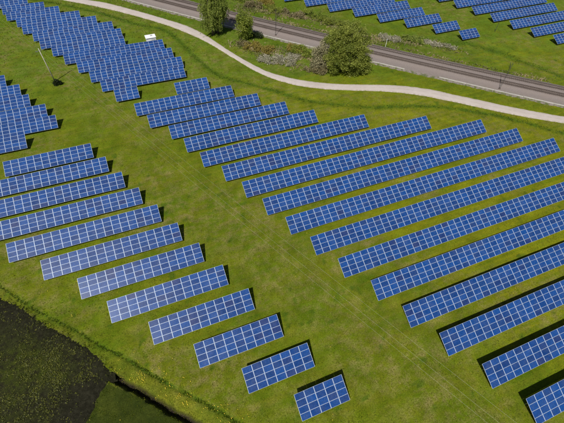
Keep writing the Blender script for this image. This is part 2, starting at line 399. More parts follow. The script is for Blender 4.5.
# ploughed field: clods on its own sheet
sx = np.arange(-75, -16, .3); sy = np.arange(-30, 84, .3); SX, SY = np.meshgrid(sx, sy); Q = np.c_[SX.ravel(), SY.ravel()]
sd = seg_dist(Q, SOIL_EDGE) * np.where(inside(Q, SOIL_POLY), 1, -1) - .30 + (smooth_noise(Q, .9, 5, 3) - .5) * .55 + rng.normal(0, .10, len(Q))
keep = ((sd > -.9) | inside(Q, SOIL_POLY)).reshape(SX.shape)[:-1, :-1].ravel()
nsx = len(sx); ii = (np.arange(len(sy) - 1)[:, None] * nsx + np.arange(nsx - 1)[None, :]).ravel()[keep]
fc = np.c_[ii, ii + 1, ii + nsx + 1, ii + nsx]
used = np.unique(fc); remap = np.zeros(len(Q), int); remap[used] = np.arange(len(used)); Qs = Q[used]; ed = sd[used]
zz = np.clip(ed * .35, -.35, .13) + (smooth_noise(Qs, .7, 9, 3) * .20 + rng.normal(0, .02, len(Qs))) * np.clip(ed / 1.0, 0, 1)
weedy = np.clip((smooth_noise(Qs, 14, 31) - .30) * 4, .15, 1) * np.clip((ed - 1) / 4, .2, 1) * np.clip((seg_dist(Qs, [(-22, 24), (-34, 14), (-44, 2)]) - .5) / 5, .15, 1)
me = np_mesh('ploughed_field', np.c_[Qs, zz], remap[fc], SOIL, dict(weedy=weedy), False)
tag(link('ploughed_field', me), kind='structure')

# gravel path
n_p = 220
def even(line, n):
    r = resample(line, .4); s = np.linspace(0, len(r) - 1, n); i = np.arange(len(r)); return np.c_[np.interp(s, i, r[:, 0]), np.interp(s, i, r[:, 1])]
cu = even(PATH_UP, n_p); cl = []
lo_d = resample(PATH_LO, .3)
for p in cu:
    cl.append(lo_d[np.argmin(np.hypot(*(lo_d - p).T))])
cl = np.array(cl); k_ = np.ones(7) / 7
for c in (0, 1):
    cl[:, c] = np.convolve(np.pad(cl[:, c], 7, mode='edge'), np.ones(15) / 15, 'valid')
cols = 9; V = []; E = []
for j in range(cols):
    t = j / (cols - 1); q = cu * (1 - t) + cl * t
    jit = rng.normal(0, .05, (n_p, 1)) * (cu - cl) / np.hypot(*(cu - cl).T)[:, None] if j in (0, cols - 1) else 0
    V.append(np.c_[q + jit, np.full(n_p, .07 + .10 * (1 - (2 * t - 1) ** 2) - (.05 if j in (0, cols - 1) else 0))]); E.append(np.full(n_p, 1.0 if j in (0, cols - 1) else (.25 if j in (1, cols - 2) else (.0 if j != cols // 2 else .25))))
V = np.concatenate(V); E = np.concatenate(E)
ii = (np.arange(cols - 1)[:, None] * n_p + np.arange(n_p - 1)[None, :]).ravel()
me = np_mesh('gravel_path', V, np.c_[ii, ii + n_p, ii + n_p + 1, ii + 1], PATH, dict(edge=E), True)
tag(link('gravel_path', me), kind='structure')
PATH_POLY = np.vstack([cu, cl[::-1]])

# railway bed
prof = [(-.9, -.02, 1, 0), (0, .22, .75, 0), (.6, .26, .2, 0), (2.4, .28, .0, 0), (4.0, .30, .05, 0), (4.5, .55, 0, .1), (4.9, .57, 0, .45), (5.25, .58, 0, 1), (5.8, .58, 0, .6), (6.2, .58, 0, .6), (6.75, .58, 0, 1), (7.1, .57, 0, .45), (7.6, .56, 0, .1), (8.7, .56, 0, .1), (9.1, .57, 0, .25), (9.45, .58, 0, .85), (10.0, .58, 0, .4), (10.4, .58, 0, .4), (10.95, .58, 0, .8), (11.2, .57, 0, .3), (11.6, .54, .05, .05), (12.6, .2, .5, 0), (13.5, -.02, 1, 0)]
us = np.arange(U0, U1, 1.5); V = []; gr = []; ru = []
for d, z, g_, r_ in prof:
    for u in us:
        dd = d + (random.gauss(0, .16) if d < .3 or d > 12 else 0)
        V.append((*rail_pt(u, dd), z + random.gauss(0, .012))); gr.append(g_); ru.append(r_)
nu = len(us); ii = (np.arange(len(prof) - 1)[:, None] * nu + np.arange(nu - 1)[None, :]).ravel()
me = np_mesh('railway_bed', np.array(V), np.c_[ii, ii + 1, ii + nu + 1, ii + nu], BALLAST, dict(grassy=np.array(gr), rust=np.array(ru)), True)
tag(link('railway_bed', me), kind='structure')

# ------------------------------------------------------------------ railway tracks, trough, masts
def track(dc, label):
    root = empty('railway_track', (*rail_pt(0, dc), .57)); ox, oy = rail_pt(0, dc)
    for s in (-1, 1):
        mb = MB(); pr = ((-.07, 0), (.07, 0), (.02, .05), (.036, .13), (.036, .16), (-.036, .16), (-.036, .13), (-.02, .05))
        rows = []
        for u in np.arange(U0, U1, 4.0):
            a = Vector(rail_pt(u, dc + s * .752)); b = Vector(rail_pt(u + .5, dc + s * .752)); t = (b - a).normalized(); n_ = Vector((-t.y, t.x))
            b0 = len(mb.v)
            for o_, h in pr: mb.v.append((a.x + n_.x * o_ - ox, a.y + n_.y * o_ - oy, h + .06))
            rows.append(b0)
        for r0, r1 in zip(rows[:-1], rows[1:]):
            for j in range(8):
                q = (j + 1) % 8; mb.f.append((r0 + j, r1 + j, r1 + q, r0 + q)); mb.mi.append(0)
        mb.build('rail', RAILM, root)
    mb = MB()
    for u in np.arange(-260, 110, .85):
        a = Vector(rail_pt(u, dc)); b = Vector(rail_pt(u + .5, dc)); t = (b - a).normalized()
        R = Matrix.Rotation(math.atan2(t.y, t.x), 3, 'Z')
        mb.box((a.x - ox, a.y - oy, .015), (.26, 2.5, .09), R)
    sl = mb.build('sleepers', SLEEPER, root); tag(sl, kind='stuff')
    return tag(root, label, 'railway track', 'tracks of the double railway line')
track(6.0, 'near railway track on dark ballast, closer to the gravel path')
track(10.2, 'far railway track on grey ballast, closer to the upper right solar tables')

root = empty('cable_trough', (*rail_pt(-100, .35), .2)); ox, oy = rail_pt(-100, .35)
u = -235.0; i = 0
slab = MB()
slab.box((0, 0, .02), (1, .42, .16))
slab = slab.mesh('trough_cover', CONC)
while u < 90:
    L = 2.9
    if not (-10 < u < 3) and random.random() > (0 if u < -60 else .04):
        a = Vector(rail_pt(u, .35)); b = Vector(rail_pt(u + L * 1.414, .35)); mid = (a + b) / 2; t = b - a
        o = link('trough_cover', slab, root); o.location = (mid.x - ox + random.gauss(0, .03), mid.y - oy + random.gauss(0, .03), .03)
        o.scale = (t.length * .985, random.uniform(.85, 1.25), 1); o.rotation_euler = (0, random.gauss(0, .006), math.atan2(t.y, t.x) + random.gauss(0, .008))
    u += L * 1.414
tag(root, 'pale concrete cable trough along the lower edge of the railway bed', 'cable trough')

def mast(u, d, h, label):
    x, y = rail_pt(u, d); a = Vector(rail_pt(u, d + 1)) - Vector((x, y)); ang = math.atan2(a.y, a.x)
    r = empty('catenary_mast', (x, y, .2), ang)           # local +x reaches over the near track
    mb = MB(); mb.box((0, 0, .1), (.6, .6, .3)); mb.build('footing', SLEEPER, r)
    mb = MB()
    for sy in (-.12, .12): mb.box((0, sy, h / 2), (.11, .05, h))
    for k in range(14): mb.box((0, 0, .5 + k * (h - .8) / 13), (.08, .26, .05))
    mb.box((0, 0, h), (.16, .34, .06)); mb.build('post', DARKSTEEL, r)
    mb = MB(); arm = d_arm = 6.0 - d
    mb.tube([(0, 0, 6.9), (arm * .55, 0, 6.95), (arm, 0, 7.0)], .05, 6); mb.tube([(0, 0, 5.6), (arm * .6, 0, 6.6), (arm * .95, 0, 6.98)], .045, 6)
    mb.tube([(arm * .45, 0, 6.3), (arm + .3, 0, 5.75)], .035, 6); mb.tube([(0, 0, h - .2), (arm * .6, 0, 6.98)], .02, 6)
    mb.build('cantilever', DARKSTEEL, r)
    for z, x0 in ((6.9, .25), (5.75, .2)):
        mb = MB(); mb.tube([(x0, 0, z), (x0 + .1, 0, z + .02), (x0 + .2, 0, z), (x0 + .3, 0, z + .02), (x0 + .45, 0, z)], [.07, .1, .07, .1, .07], 8); mb.build('insulator', CERAM, r)
    return tag(r, label, 'mast', 'overhead line masts beside the railway')
mast(-79.5, 2.3, 9.2, 'dark overhead line mast beside the railway between the two tall trees')
mast(33.6, 1.8, 8.6, 'dark overhead line mast beside the railway near the right edge')
for nm, z, sag, lab in (('contact_wire', 6.2, .05, 'thin overhead contact wire hanging low above the near railway track'), ('messenger_wire', 7.4, 1.0, 'thin carrying wire strung above the contact wire of the near track')):
    mb = MB(); pts = []
    for uu in np.arange(-306, 146.1, 113.1 / 12):
        k = ((uu - 33.6) / 113.1) % 1.0; pts.append((*rail_pt(uu, 6.0), z - sag * 4 * k * (1 - k)))
    o = Vector(pts[0]); mb.tube([Vector(p) - o for p in pts], .012, 4)
    w = mb.build(nm, COPPER); w.location = o; tag(w, lab, 'wire')

# ------------------------------------------------------------------ solar tables
TILT = math.radians(25.77); PW, PH, W_, S_ = 1.650, .995, 1.67, 1.01
Rt = Matrix.Rotation(TILT, 3, 'X')
def panel_mesh():
    mb = MB(); a, b, t, fw, fh = PW / 2, PH / 2, .02, .026, .018
    o0 = [(-a, -b, -t), (a, -b, -t), (a, b, -t), (-a, b, -t)]; o1 = [(x, y, t) for x, y, _ in o0]
    i1 = [(-a + fw, -b + fh, t), (a - fw, -b + fh, t), (a - fw, b - fh, t), (-a + fw, b - fh, t)]; i0 = [(x, y, t - .005) for x, y, _ in i1]
    mb.v = o0 + o1 + i1 + i0
    def f(q, m=0): mb.f.append(q); mb.mi.append(m)
    f((3, 2, 1, 0), 2)
    for j in range(4):
        k = (j + 1) % 4; f((j, k, 4 + k, 4 + j)); f((4 + j, 4 + k, 8 + k, 8 + j)); f((8 + j, 8 + k, 12 + k, 12 + j))
    f((12, 13, 14, 15), 1)
    return mb.mesh('solar_panel', [ALU, GLASS, plain('backsheet', (.55, .55, .55), .7)])
PANEL = panel_mesh()
def unit_box(name, size, mat): mb = MB(); mb.box((0, 0, 0), size); return mb.mesh(name, mat)
PURLIN = unit_box('purlin', (1, .06, .09), STEEL); RAFTER = unit_box('rafter', (.07, 3.7, .11), STEEL)
POST_F = MB(); POST_F.box((0, 0, .5), (.10, .08, 1.0)); POST_F.box((0, 0, .97), (.16, .12, .05)); POST_F = POST_F.mesh('post', STEEL)
POST_R = MB(); POST_R.box((0, 0, .95), (.10, .08, 1.9)); POST_R.box((0, 0, 1.86), (.16, .12, .05)); POST_R = POST_R.mesh('post', STEEL)

def solar_table(xl, xr, y, n, label, group):
    cx = (xl + xr) / 2; pitch = (xr - xl) / n; ph = random.uniform(0, 6.28); wl_ = random.uniform(.05, .16)
    root = empty('solar_table', (cx, y + 1.82, 0)); tag(root, label, 'solar table', group)
    def on(s, dz): v = Rt @ Vector((0, s, dz)); return (v.y - 1.82, v.z + .7)
    for r in range(4):
        py, pz = on(.5 * S_ + r * S_, 0)
        for c in range(n):
            o = bpy.data.objects.new('solar_panel', PANEL); COL.objects.link(o); o.parent = root
            o.location = ((c + .5) * pitch - (xr - xl) / 2, py, pz + .03 * math.sin(ph + c * pitch * wl_ * 2) + .008 * ((c // 4) % 2))
            o.rotation_euler = (TILT + random.gauss(0, .0018), random.gauss(0, .0018), 0)
            if pitch > W_ * 1.005: o.scale = (pitch / W_, 1, 1)
    for s in (.75, 3.25):
        py, pz = on(s, -.070); o = link('purlin', PURLIN, root); o.location = (0, py, pz); o.scale = (xr - xl - .2, 1, 1); o.rotation_euler = (TILT, 0, 0)
    k = max(2, round(n / 3.5))
    for i in range(k):
        x = (-(xr - xl) / 2 + .9) + i * (xr - xl - 1.8) / (k - 1)
        py, pz = on(2.0, -.175); o = link('rafter', RAFTER, root); o.location = (x, py, pz); o.rotation_euler = (TILT, 0, 0)
        py, pz = on(.75, -.24); o = link('post', POST_F, root); o.location = (x, py, 0); o.scale = (1, 1, pz / 1.0)
        py, pz = on(3.2, -.24); o = link('post', POST_R, root); o.location = (x, py, 0); o.scale = (1, 1, pz / 1.9)
    return root

ORD = ['first', 'second', 'third', 'fourth', 'fifth', 'sixth', 'seventh', 'eighth', 'ninth', 'tenth', 'eleventh', 'twelfth', 'thirteenth', 'fourteenth', 'fifteenth', 'sixteenth', 'seventeenth']
NUM = {3: 'three', 4: 'four', 5: 'five', 6: 'six', 7: 'seven', 9: 'nine'}
# left block, back to front: x left, x right, y of the low edge, panels along
A = [(-38.04, -17.93, 81.23, 12), (-39.82, -14.77, 74.72, 15), (-41.7, -11.65, 67.95, 18), (-40.27, -8.54, 61.35, 19), (-35.5, -5.45, 54.7, 18), (-29.02, -2.25, 48.05, 16), (-22.53, .82, 41.36, 14), (-17.74, 3.94, 34.6, 13), (-11.32, 7.06, 27.97, 11), (-4.85, 10.19, 21.32, 9), (1.53, 13.21, 14.68, 7), (7.96, 16.32, 8.0, 5)]
for i, (a, b, y, n) in enumerate(A):
    k = len(A) - 1 - i
    lab = ('nearest and shortest solar table of the left block, five panels long, at bottom centre' if k == 0 else
           'rearmost solar table of the left block, twelve panels long, furthest from the bottom edge' if i == 0 else
           f'{ORD[k]} solar table of the left block, counted up from the bottom edge')
    solar_table(a, b, y, n, lab, 'solar tables of the left block')
# large right block, back to front
B = [(7.32, 17.54, 102.03, 6), (-5.45, 23.39, 95.11, 17), (-2.79, 29.56, 88.3, 19), (1.89, 35.9, 81.63, 20), (4.64, 42.16, 75.01, 22), (7.33, 54.78, 68.18, 28), (11.12, 71.22, 61.49, 36), (14.16, 84.98, 54.75, 42), (16.93, 91.74, 48.06, 45), (19.85, 98.25, 41.3, 47), (22.73, 106.2, 34.58, 50), (25.78, 102.6, 27.83, 46), (29.46, 92.9, 21.17, 38), (32.26, 82.4, 14.48, 30), (35.45, 75.5, 7.87, 24), (38.9, 69.0, .98, 18), (41.74, 61.8, -5.75, 12)]
for i, (a, b, y, n) in enumerate(B):
    lab = ('rearmost short solar table of the large right block, only six panels long' if i == 0 else
           'nearest solar table of the large right block, cut by the bottom right corner' if i == len(B) - 1 else
           f'{ORD[i]} solar table of the large right block, counted from its back row')
    solar_table(a, b, y, n, lab, 'solar tables of the large right block')
# block at the left edge
C = [(-33.6, 90.85, 12), (-26.2, 97.05, 15), (-28.85, 103.4, 13), (-33.4, 110.2, 10), (-36.2, 116.8, 9), (-40.66, 123.8, 7), (-44.6, 130.6, 5)]
for i, (b, y, n) in enumerate(C):
    lab = (f'{ORD[i]} solar table of the staircase block cut by the left edge, counted from its front' if i else 'front solar table of the staircase block cut by the left edge')
    solar_table(b - n * W_, b, y, n, lab, 'solar tables of the block at the left edge')
# upper left block, front to back
D = [(-10.17, -3.45, 104.1, 4), (-13.62, 12.0, 110.95, 15), (-16.45, 12.6, 117.3, 17), (-19.87, 10.7, 124.45, 18), (-23.79, 8.85, 131.5, 20), (-27.51, -3.7, 138.4, 14), (-31.39, -4.0, 144.9, 16), (-33.84, -6.45, 151.8, 16), (-37.57, -11.82, 158.8, 15), (-39.89, -17.53, 165.6, 13), (-43.81, -24.89, 172.5, 11), (-45.64, -30.49, 178.8, 9), (-50.3, -36.9, 185.6, 8), (-53.5, -43.5, 192.4, 6)]
for i, (a, b, y, n) in enumerate(D):
    lab = (f'{ORD[i]} solar table of the dense upper left block, counted from its front' if i else 'frontmost solar table of the dense upper left block, only four panels long')
    solar_table(a, b, y, n, lab, 'solar tables of the dense upper left block')
# beyond the railway
Eb = [(115.2, 123.4, 102.1, 5), (108.65, 120.3, 109.8, 7), (100.85, 117.6, 117.7, 10), (93.0, 114.7, 125.2, 13), (86.0, 112.7, 133.0, 16), (78.2, 109.9, 140.6, 19), (71.0, 106.1, 148.6, 21), (64.2, 102.6, 156.4, 23)]
for i, (a, b, y, n) in enumerate(Eb):
    lab = (f'{ORD[i]} solar table of the stepped block beyond the railway, counted from the front' if i else 'frontmost solar table beyond the railway, five panels long, standing apart')
    solar_table(a, b, y, n, lab, 'solar tables of the stepped block beyond the railway')
Fb = [(147.5, 10, 87.4), (143.7, 14, 94.9), (140.75, 18, 102.8), (137.8, 21, 110.6), (135.1, 24, 118.6), (132.1, 25, 126.6), (128.8, 24, 134.6)]
for i, (a, n, y) in enumerate(Fb):
    lab = (f'{ORD[i]} solar table of the block in the top right corner, counted from the front' if i else 'front solar table of the block in the top right corner, at the right edge')
    solar_table(a, a + n * W_, y, n, lab, 'solar tables of the block in the top right corner')

# ------------------------------------------------------------------ small buildings and poles
r = empty('transformer_station', (5.2, 137.9, 0), math.radians(2))
mb = MB(); mb.box((0, 0, 1.35), (3.3, 2.4, 2.7)); mb.build('wall', WHITE, r)
mb = MB(); mb.box((0, 0, 2.77), (3.6, 2.7, .14)); mb.box((0, 0, 2.86), (3.3, 2.4, .05)); mb.build('roof', WHITE, r)
for sx_ in (-.72, .72):
    dmb = MB(); dmb.box((sx_, -1.22, 1.1), (1.2, .05, 2.0)); d = dmb.build('door', GREYP if sx_ > 0 else WHITE, r)
    for k in range(5): v = MB(); v.box((sx_, -1.255, 1.3 + k * .12), (.8, .03, .05)); v.build('vent_slat', GREYP, d)
mb = MB(); mb.box((.35, .1, 2.96), (.7, .55, .18)); mb.build('roof_vent', GREYP, r)
mb = MB(); mb.box((0, 0, .1), (3.7, 2.8, .2)); mb.build('plinth', CONC, r)
tag(r, 'small white transformer hut behind the upper left solar tables', 'hut')

LD = Vector((.42, -.9075, 0)).normalized(); LN = Vector((.9075, .42, 0))
OFF = (-.95, .15, 1.75)
def pole(x, y, label):
    r = empty('utility_pole', (x, y, 0))
    mb = MB(); mb.tube([(0, 0, -.3), (0, 0, 5), (0, 0, 10.6)], [.16, .14, .10], 10); mb.build('shaft', WOOD, r, True)
    mb = MB(); mb.box(LN * .4 + Vector((0, 0, 9.9)), (3.1, .12, .14), Matrix.Rotation(math.atan2(LN.y, LN.x), 3, 'Z')); mb.build('crossarm', STEEL, r)
    for o in OFF:
        c = LN * o; m2 = MB(); m2.tube([c + Vector((0, 0, 9.97)), c + Vector((0, 0, 10.05)), c + Vector((0, 0, 10.12)), c + Vector((0, 0, 10.2))], [.03, .07, .05, .06], 8); m2.build('insulator', CERAM, r)
    return tag(r, label, 'pole', 'poles of the overhead power line')
PA, PB = Vector((-27.3, 123.3, 0)), Vector((-27.3, 123.3, 0)) + LD * 160
pole(PA.x, PA.y, 'pale wooden utility pole with dark bush at its foot between solar blocks')
pole(PB.x, PB.y, 'wooden utility pole of the wire line standing past the bottom edge')
PC = PA - LD * 90
for o, w_ in zip(OFF, ('left', 'middle', 'right')):
    mb = MB(); pts = []
    for a, b, sag in ((PC, PA, .6), (PA, PB, .9)):
        for k in range(0 if a is PC else 1, 17):
            t = k / 16; p = a.lerp(b, t) + LN * o; pts.append((p.x - PA.x, p.y - PA.y, 10.2 - sag * 4 * t * (1 - t)))
    mb.tube(pts, .007, 4)
    w = mb.build('power_line_wire', WIREM); w.location = (PA.x, PA.y, 0)
    tag(w, f'{w_} one of three pale thin wires strung diagonally above the open meadow', 'wire', 'wires of the overhead power line')
pole_c = PC
mb = MB()
pole(PC.x, PC.y, 'wooden utility pole standing far back among the upper left tables')

def slim_post(name, x, y, h, mat, head, label, cat):
    r = empty(name, (x, y, 0)); mb = MB(); mb.tube([(0, 0, -.1), (0, 0, h)], .07, 8); mb.build('shaft', mat, r)
    mb = MB(); mb.box((0, 0, h - head[2] / 2 + .05), head, Matrix.Rotation(.5, 3, 'Z')); mb.build('head', mat, r); tag(r, label, cat)
slim_post('signal_post', 84.9, 108.0, 2.9, WHITE, (.5, .1, .4), 'short white signal post on the far side of the railway', 'post')
slim_post('camera_post', 133.2, 104.6, 3.5, DARKSTEEL, (.35, .2, .22), 'thin dark post standing in grass between the solar blocks beyond the railway', 'post')

# ------------------------------------------------------------------ vegetation
def leaf_mesh(name, C, size, mat, flat=0.0, val=None, hang=False):
    """C (n,3) leaf centres -> quads in random directions"""
    n = len(C); a = rng.normal(size=(n, 3)); a[:, 2] *= (1 - flat)
    if hang: a[:, 2] = -3
    a /= np.linalg.norm(a, axis=1)[:, None]
    b = rng.normal(size=(n, 3)); b[:, 2] *= (1 - flat); b -= (b * a).sum(1)[:, None] * a; b /= np.linalg.norm(b, axis=1)[:, None]
    s = (size * rng.uniform(.6, 1.4, n))[:, None]
    a = a * s; b = b * s * .6
    V = np.stack([C - a, C - b * .9, C + a, C + b * .9], 1).reshape(-1, 3)
    F = np.arange(n * 4).reshape(n, 4)
    v = np.clip(rng.random(n) if val is None else val + rng.normal(0, .14, n), 0, 1)
    return np_mesh(name, V, F, mat, dict(rnd=np.repeat(v, 4)))

def crown_points(blobs, n_clump, per, sig, lift=0.0):
    """blobs: (cx,cy,cz, rx,ry,rz); clumps sit towards the outside of each blob"""
    w = np.array([b[3] * b[4] * b[5] for b in blobs]) ** .67; w /= w.sum(); out = []; val = []
    for bi, b in enumerate(blobs):
        k = max(3, int(n_clump * w[bi])); d = rng.normal(size=(k, 3)); d /= np.linalg.norm(d, axis=1)[:, None]
        rad = rng.uniform(.45, 1, k) ** .45
        c = np.array(b[:3]) + d * rad[:, None] * np.array(b[3:]) * rng.uniform(.86, 1.1, (k, 1))
        c += rng.normal(size=(k, 3)) * np.array(b[3:]) * .10; tone = rng.normal(.5, .24, k)
        m = rng.integers(per // 2, per * 3 // 2, k)
        pts = np.repeat(c, m, 0) + rng.normal(size=(m.sum(), 3)) * np.array(sig); val.append(np.repeat(tone, m)); out.append(pts)
    p = np.concatenate(out); v = np.concatenate(val); ok = p[:, 2] > .12
    return p[ok], v[ok]

def tree(name, x, y, blobs, trunk, n_clump, per, sig, size, mat, label, cat='tree', group=None, limbs=7):
    r = empty(name, (x, y, 0)); mb = MB(); top = max(b[2] for b in blobs)
    for (tx, ty, th, tr) in trunk:
        lean = Vector((random.gauss(0, .3), random.gauss(0, .3), 0))
        pts = [Vector((tx, ty, -.2)), Vector((tx, ty, th * .3)) + lean * .3, Vector((tx, ty, th * .65)) + lean * .7, Vector((tx, ty, th)) + lean]
        mb.tube(pts, [tr * 1.25, tr, tr * .7, tr * .25], 8)
        for k in range(limbs):
            b = random.choice(blobs); z0 = random.uniform(.2, .8) * th; s = Vector((tx, ty, z0)) + lean * (z0 / th)
            e = Vector(b[:3]) + Vector([random.uniform(-.75, .75) * q for q in b[3:]]); e.z = max(e.z, z0 * .8 + .4)
            mb.tube([s, s.lerp(e, .5) + Vector((0, 0, .25)), e], [tr * .45, tr * .28, tr * .08], 5)
    mb.build('trunk', BARK, r, True)
    p, v = crown_points(blobs, n_clump, per, sig)
    link('crown', leaf_mesh(name + '_crown', p, size, mat, 0, v), r)
    return tag(r, label, cat, group)

def willow(x, y, label):
    r = empty('willow_tree', (x, y, 0)); mb = MB(); starts = []
    for tx, ty, th, tr in ((-1.1, -.5, 13, .36), (1.0, .4, 15.5, .42), (.2, .9, 12, .25)):
        pts = [Vector((tx, ty, -.2)), Vector((tx * 1.1, ty, th * .3)), Vector((tx * 1.4, ty * 1.3, th * .65)), Vector((tx * 1.6, ty * 1.4, th))]
        mb.tube(pts, [tr * 1.3, tr, tr * .7, tr * .2], 8)
        for k in range(30):
            z0 = random.uniform(.32, .97) * th; q = pts[1].lerp(pts[3], max(0, (z0 / th - .3) / .7)); a_ = random.uniform(0, 6.283)
            ln = random.uniform(1.4, 4.3) * (1.0 if z0 < th * .8 else .7); e = q + Vector((math.cos(a_) * ln, math.sin(a_) * ln, random.uniform(.8, 2.4)))
            mb.tube([q, q.lerp(e, .5) + Vector((0, 0, .5)), e], [tr * .3, tr * .2, .02], 5)
            starts += [q.lerp(e, t) + Vector((0, 0, .4)) for t in (.45, .7, .85, 1.0)]
    mb.build('trunk', BARK, r, True)
    C, T = [], []
    for st in starts:
        tone = random.gauss(.5, .22)
        for k in range(random.randint(3, 6)):
            L = min(random.uniform(1.6, 5.0), st.z - random.uniform(.5, 2.2)); ox, oy = random.gauss(0, .5), random.gauss(0, .5)
            if L < .5: continue
            n = int(L * 8); t = rng.random(n)
            C.append(np.c_[st.x + ox * (.4 + t) + rng.normal(0, .13, n), st.y + oy * (.4 + t) + rng.normal(0, .13, n), st.z + .3 - L * t]); T.append(np.full(n, tone))
    C = np.concatenate(C); link('crown', leaf_mesh('willow_crown', C, .20, LEAF_W, 0, np.concatenate(T), hang=True), r)
    return tag(r, label, 'tree')
willow(28.9, 138.1, 'tall drooping willow tree cut by the top edge beside the gravel path')
tree('young_tree', 38.1, 130.7, [(0, 0, 4.6, 2.6, 2.6, 3.4), (-.5, .2, 7.2, 2.1, 2.1, 2.0), (.9, -.2, 6.2, 1.9, 1.9, 1.9), (-1.1, -.5, 3.2, 1.9, 1.9, 2.4), (1.5, .2, 2.6, 1.7, 1.7, 1.8)],
     [(0, 0, 8, .17)], 110, 75, (.40, .40, .7), .22, LEAF_Y, 'young light green tree standing right of the tall willow')
tree('broad_tree', 62.6, 99.2, [(0, 0, 7.6, 5.2, 5.2, 5.0), (-4.0, -1.4, 5.0, 3.6, 3.6, 3.9), (4.0, -2.6, 4.6, 3.9, 3.9, 3.9), (1.6, .8, 11.6, 3.6, 3.6, 3.2), (4.6, .4, 8.6, 3.3, 3.3, 3.4), (-3.0, 2.4, 9.6, 3.4, 3.4, 3.2), (.6, -4.6, 3.4, 3.4, 2.6, 2.9), (5.4, -3.6, 2.6, 2.6, 2.2, 2.3), (-1.2, -2.6, 7.4, 2.8, 2.8, 2.6), (2.6, -3.0, 8.0, 2.4, 2.4, 2.2)],
     [(-.8, 0, 11, .36), (.9, .4, 12, .34), (2.0, -.8, 9, .25)], 420, 115, (.55, .55, .42), .20, LEAF_O, 'broad round olive green tree between the gravel path and railway', limbs=12)
tree('grey_shrub', 56.6, 103.2, [(0, 0, 3.6, 3.4, 3.2, 3.2), (2.0, 1.2, 5.6, 2.8, 2.8, 2.9), (-2.0, -.8, 2.4, 2.2, 2.2, 2.0), (1.5, -1.6, 2.6, 2.4, 2.2, 2.2)],
     [(0, 0, 6, .14), (1, .6, 7, .14), (-1, -.4, 4, .1)], 170, 60, (.45, .45, .42), .20, LEAF_G, 'greyish brown half bare shrub against the left of the broad tree', 'shrub', limbs=14)

def shrub(name, x, y, blobs, mat, label, n_clump=60, per=55, sig=(.36, .36, .22), size=.17, group=None):
    r = empty(name, (x, y, 0)); mb = MB()
    for k in range(9):
        b = random.choice(blobs); e = Vector(b[:3]) + Vector([random.uniform(-.7, .7) * q for q in b[3:]]); e.z = max(e.z, .3)
        mb.tube([(b[0] * .8, b[1] * .8, -.05), Vector((b[0] * .9, b[1] * .9, 0)).lerp(e, .6), e], [.05, .035, .015], 5)
    mb.build('stems', BARK, r)
    p, v = crown_points(blobs, n_clump, per, sig); link('foliage', leaf_mesh(name + '_foliage', p, size, mat, 0, v), r)
    return tag(r, label, 'shrub', group)
def low(n, lx, ly, h, ang=0.0):
    out = []; c, s = math.cos(ang), math.sin(ang)
    for _ in range(n):
        a, b = random.uniform(-1, 1) * lx, random.uniform(-1, 1) * ly
        out.append((a * c - b * s, a * s + b * c, h * random.uniform(.25, .5), random.uniform(.9, 1.7), random.uniform(.9, 1.7), h * random.uniform(.5, .8)))
    return out
AR = math.radians(-46)
SG = 'shrubs between the path and the railway'
shrub('russet_shrub', 40.4, 121.3, low(12, 5.2, 1.8, 1.5, AR), LEAF_R, 'wide low russet shrub right of the young tree', 120, 60, group=SG)
shrub('bramble_shrub', 36.2, 125.3, low(7, 2.4, 1.6, 1.2, AR), LEAF_B, 'low brown bramble at the foot of the young tree', 60, 50, group=SG)
shrub('dark_shrub', 42.9, 130.3, low(4, .9, .8, 1.6), LEAF_D, 'small dark shrub at the railway edge behind the young tree', 30, 60, group=SG)
shrub('yellow_green_shrub', 54.0, 113.4, low(11, 3.4, 2.0, 2.1, AR), LEAF_Y, 'yellow green rounded shrub left of the greyish shrub', 100, 60, group=SG)
shrub('russet_shrub', 52.2, 115.9, low(7, 2.2, 1.3, 1.9, AR), LEAF_R, 'small russet shrub behind the yellow green shrub near the railway', 60, 55, group=SG)
shrub('blossom_shrub', 40.8, 113.3, low(11, 3.2, 1.3, .9, AR), LEAF_P, 'pale whitish low blossom scrub nearest the bend of the path', 80, 55, group=SG)
shrub('blossom_shrub', 46.2, 110.3, low(12, 3.6, 1.7, 1.0, AR), LEAF_P, 'pale whitish blossom scrub in the middle of the low bushes', 85, 55, group=SG)
shrub('blossom_shrub', 49.8, 112.2, low(5, 1.4, 1.0, .8, AR), LEAF_P, 'smallest pale blossom scrub touching the yellow green shrub', 40, 45, group=SG)
shrub('bramble_shrub', 53.2, 101.6, low(9, 2.8, 1.5, 1.5, AR), LEAF_B, 'brown bramble thicket in front of the greyish shrub by the path', 90, 55, group=SG)
shrub('dark_bush', -26.5, 120.7, [(0, 0, .9, .85, .75, .95), (.5, .2, .6, .7, .6, .6), (-.4, -.2, .7, .6, .6, .7)], LEAF_D, 'small dark bush at the foot of the pale utility pole', 40, 70, (.2, .2, .2), .13)
HG = 'bushes on the far bank of the railway'
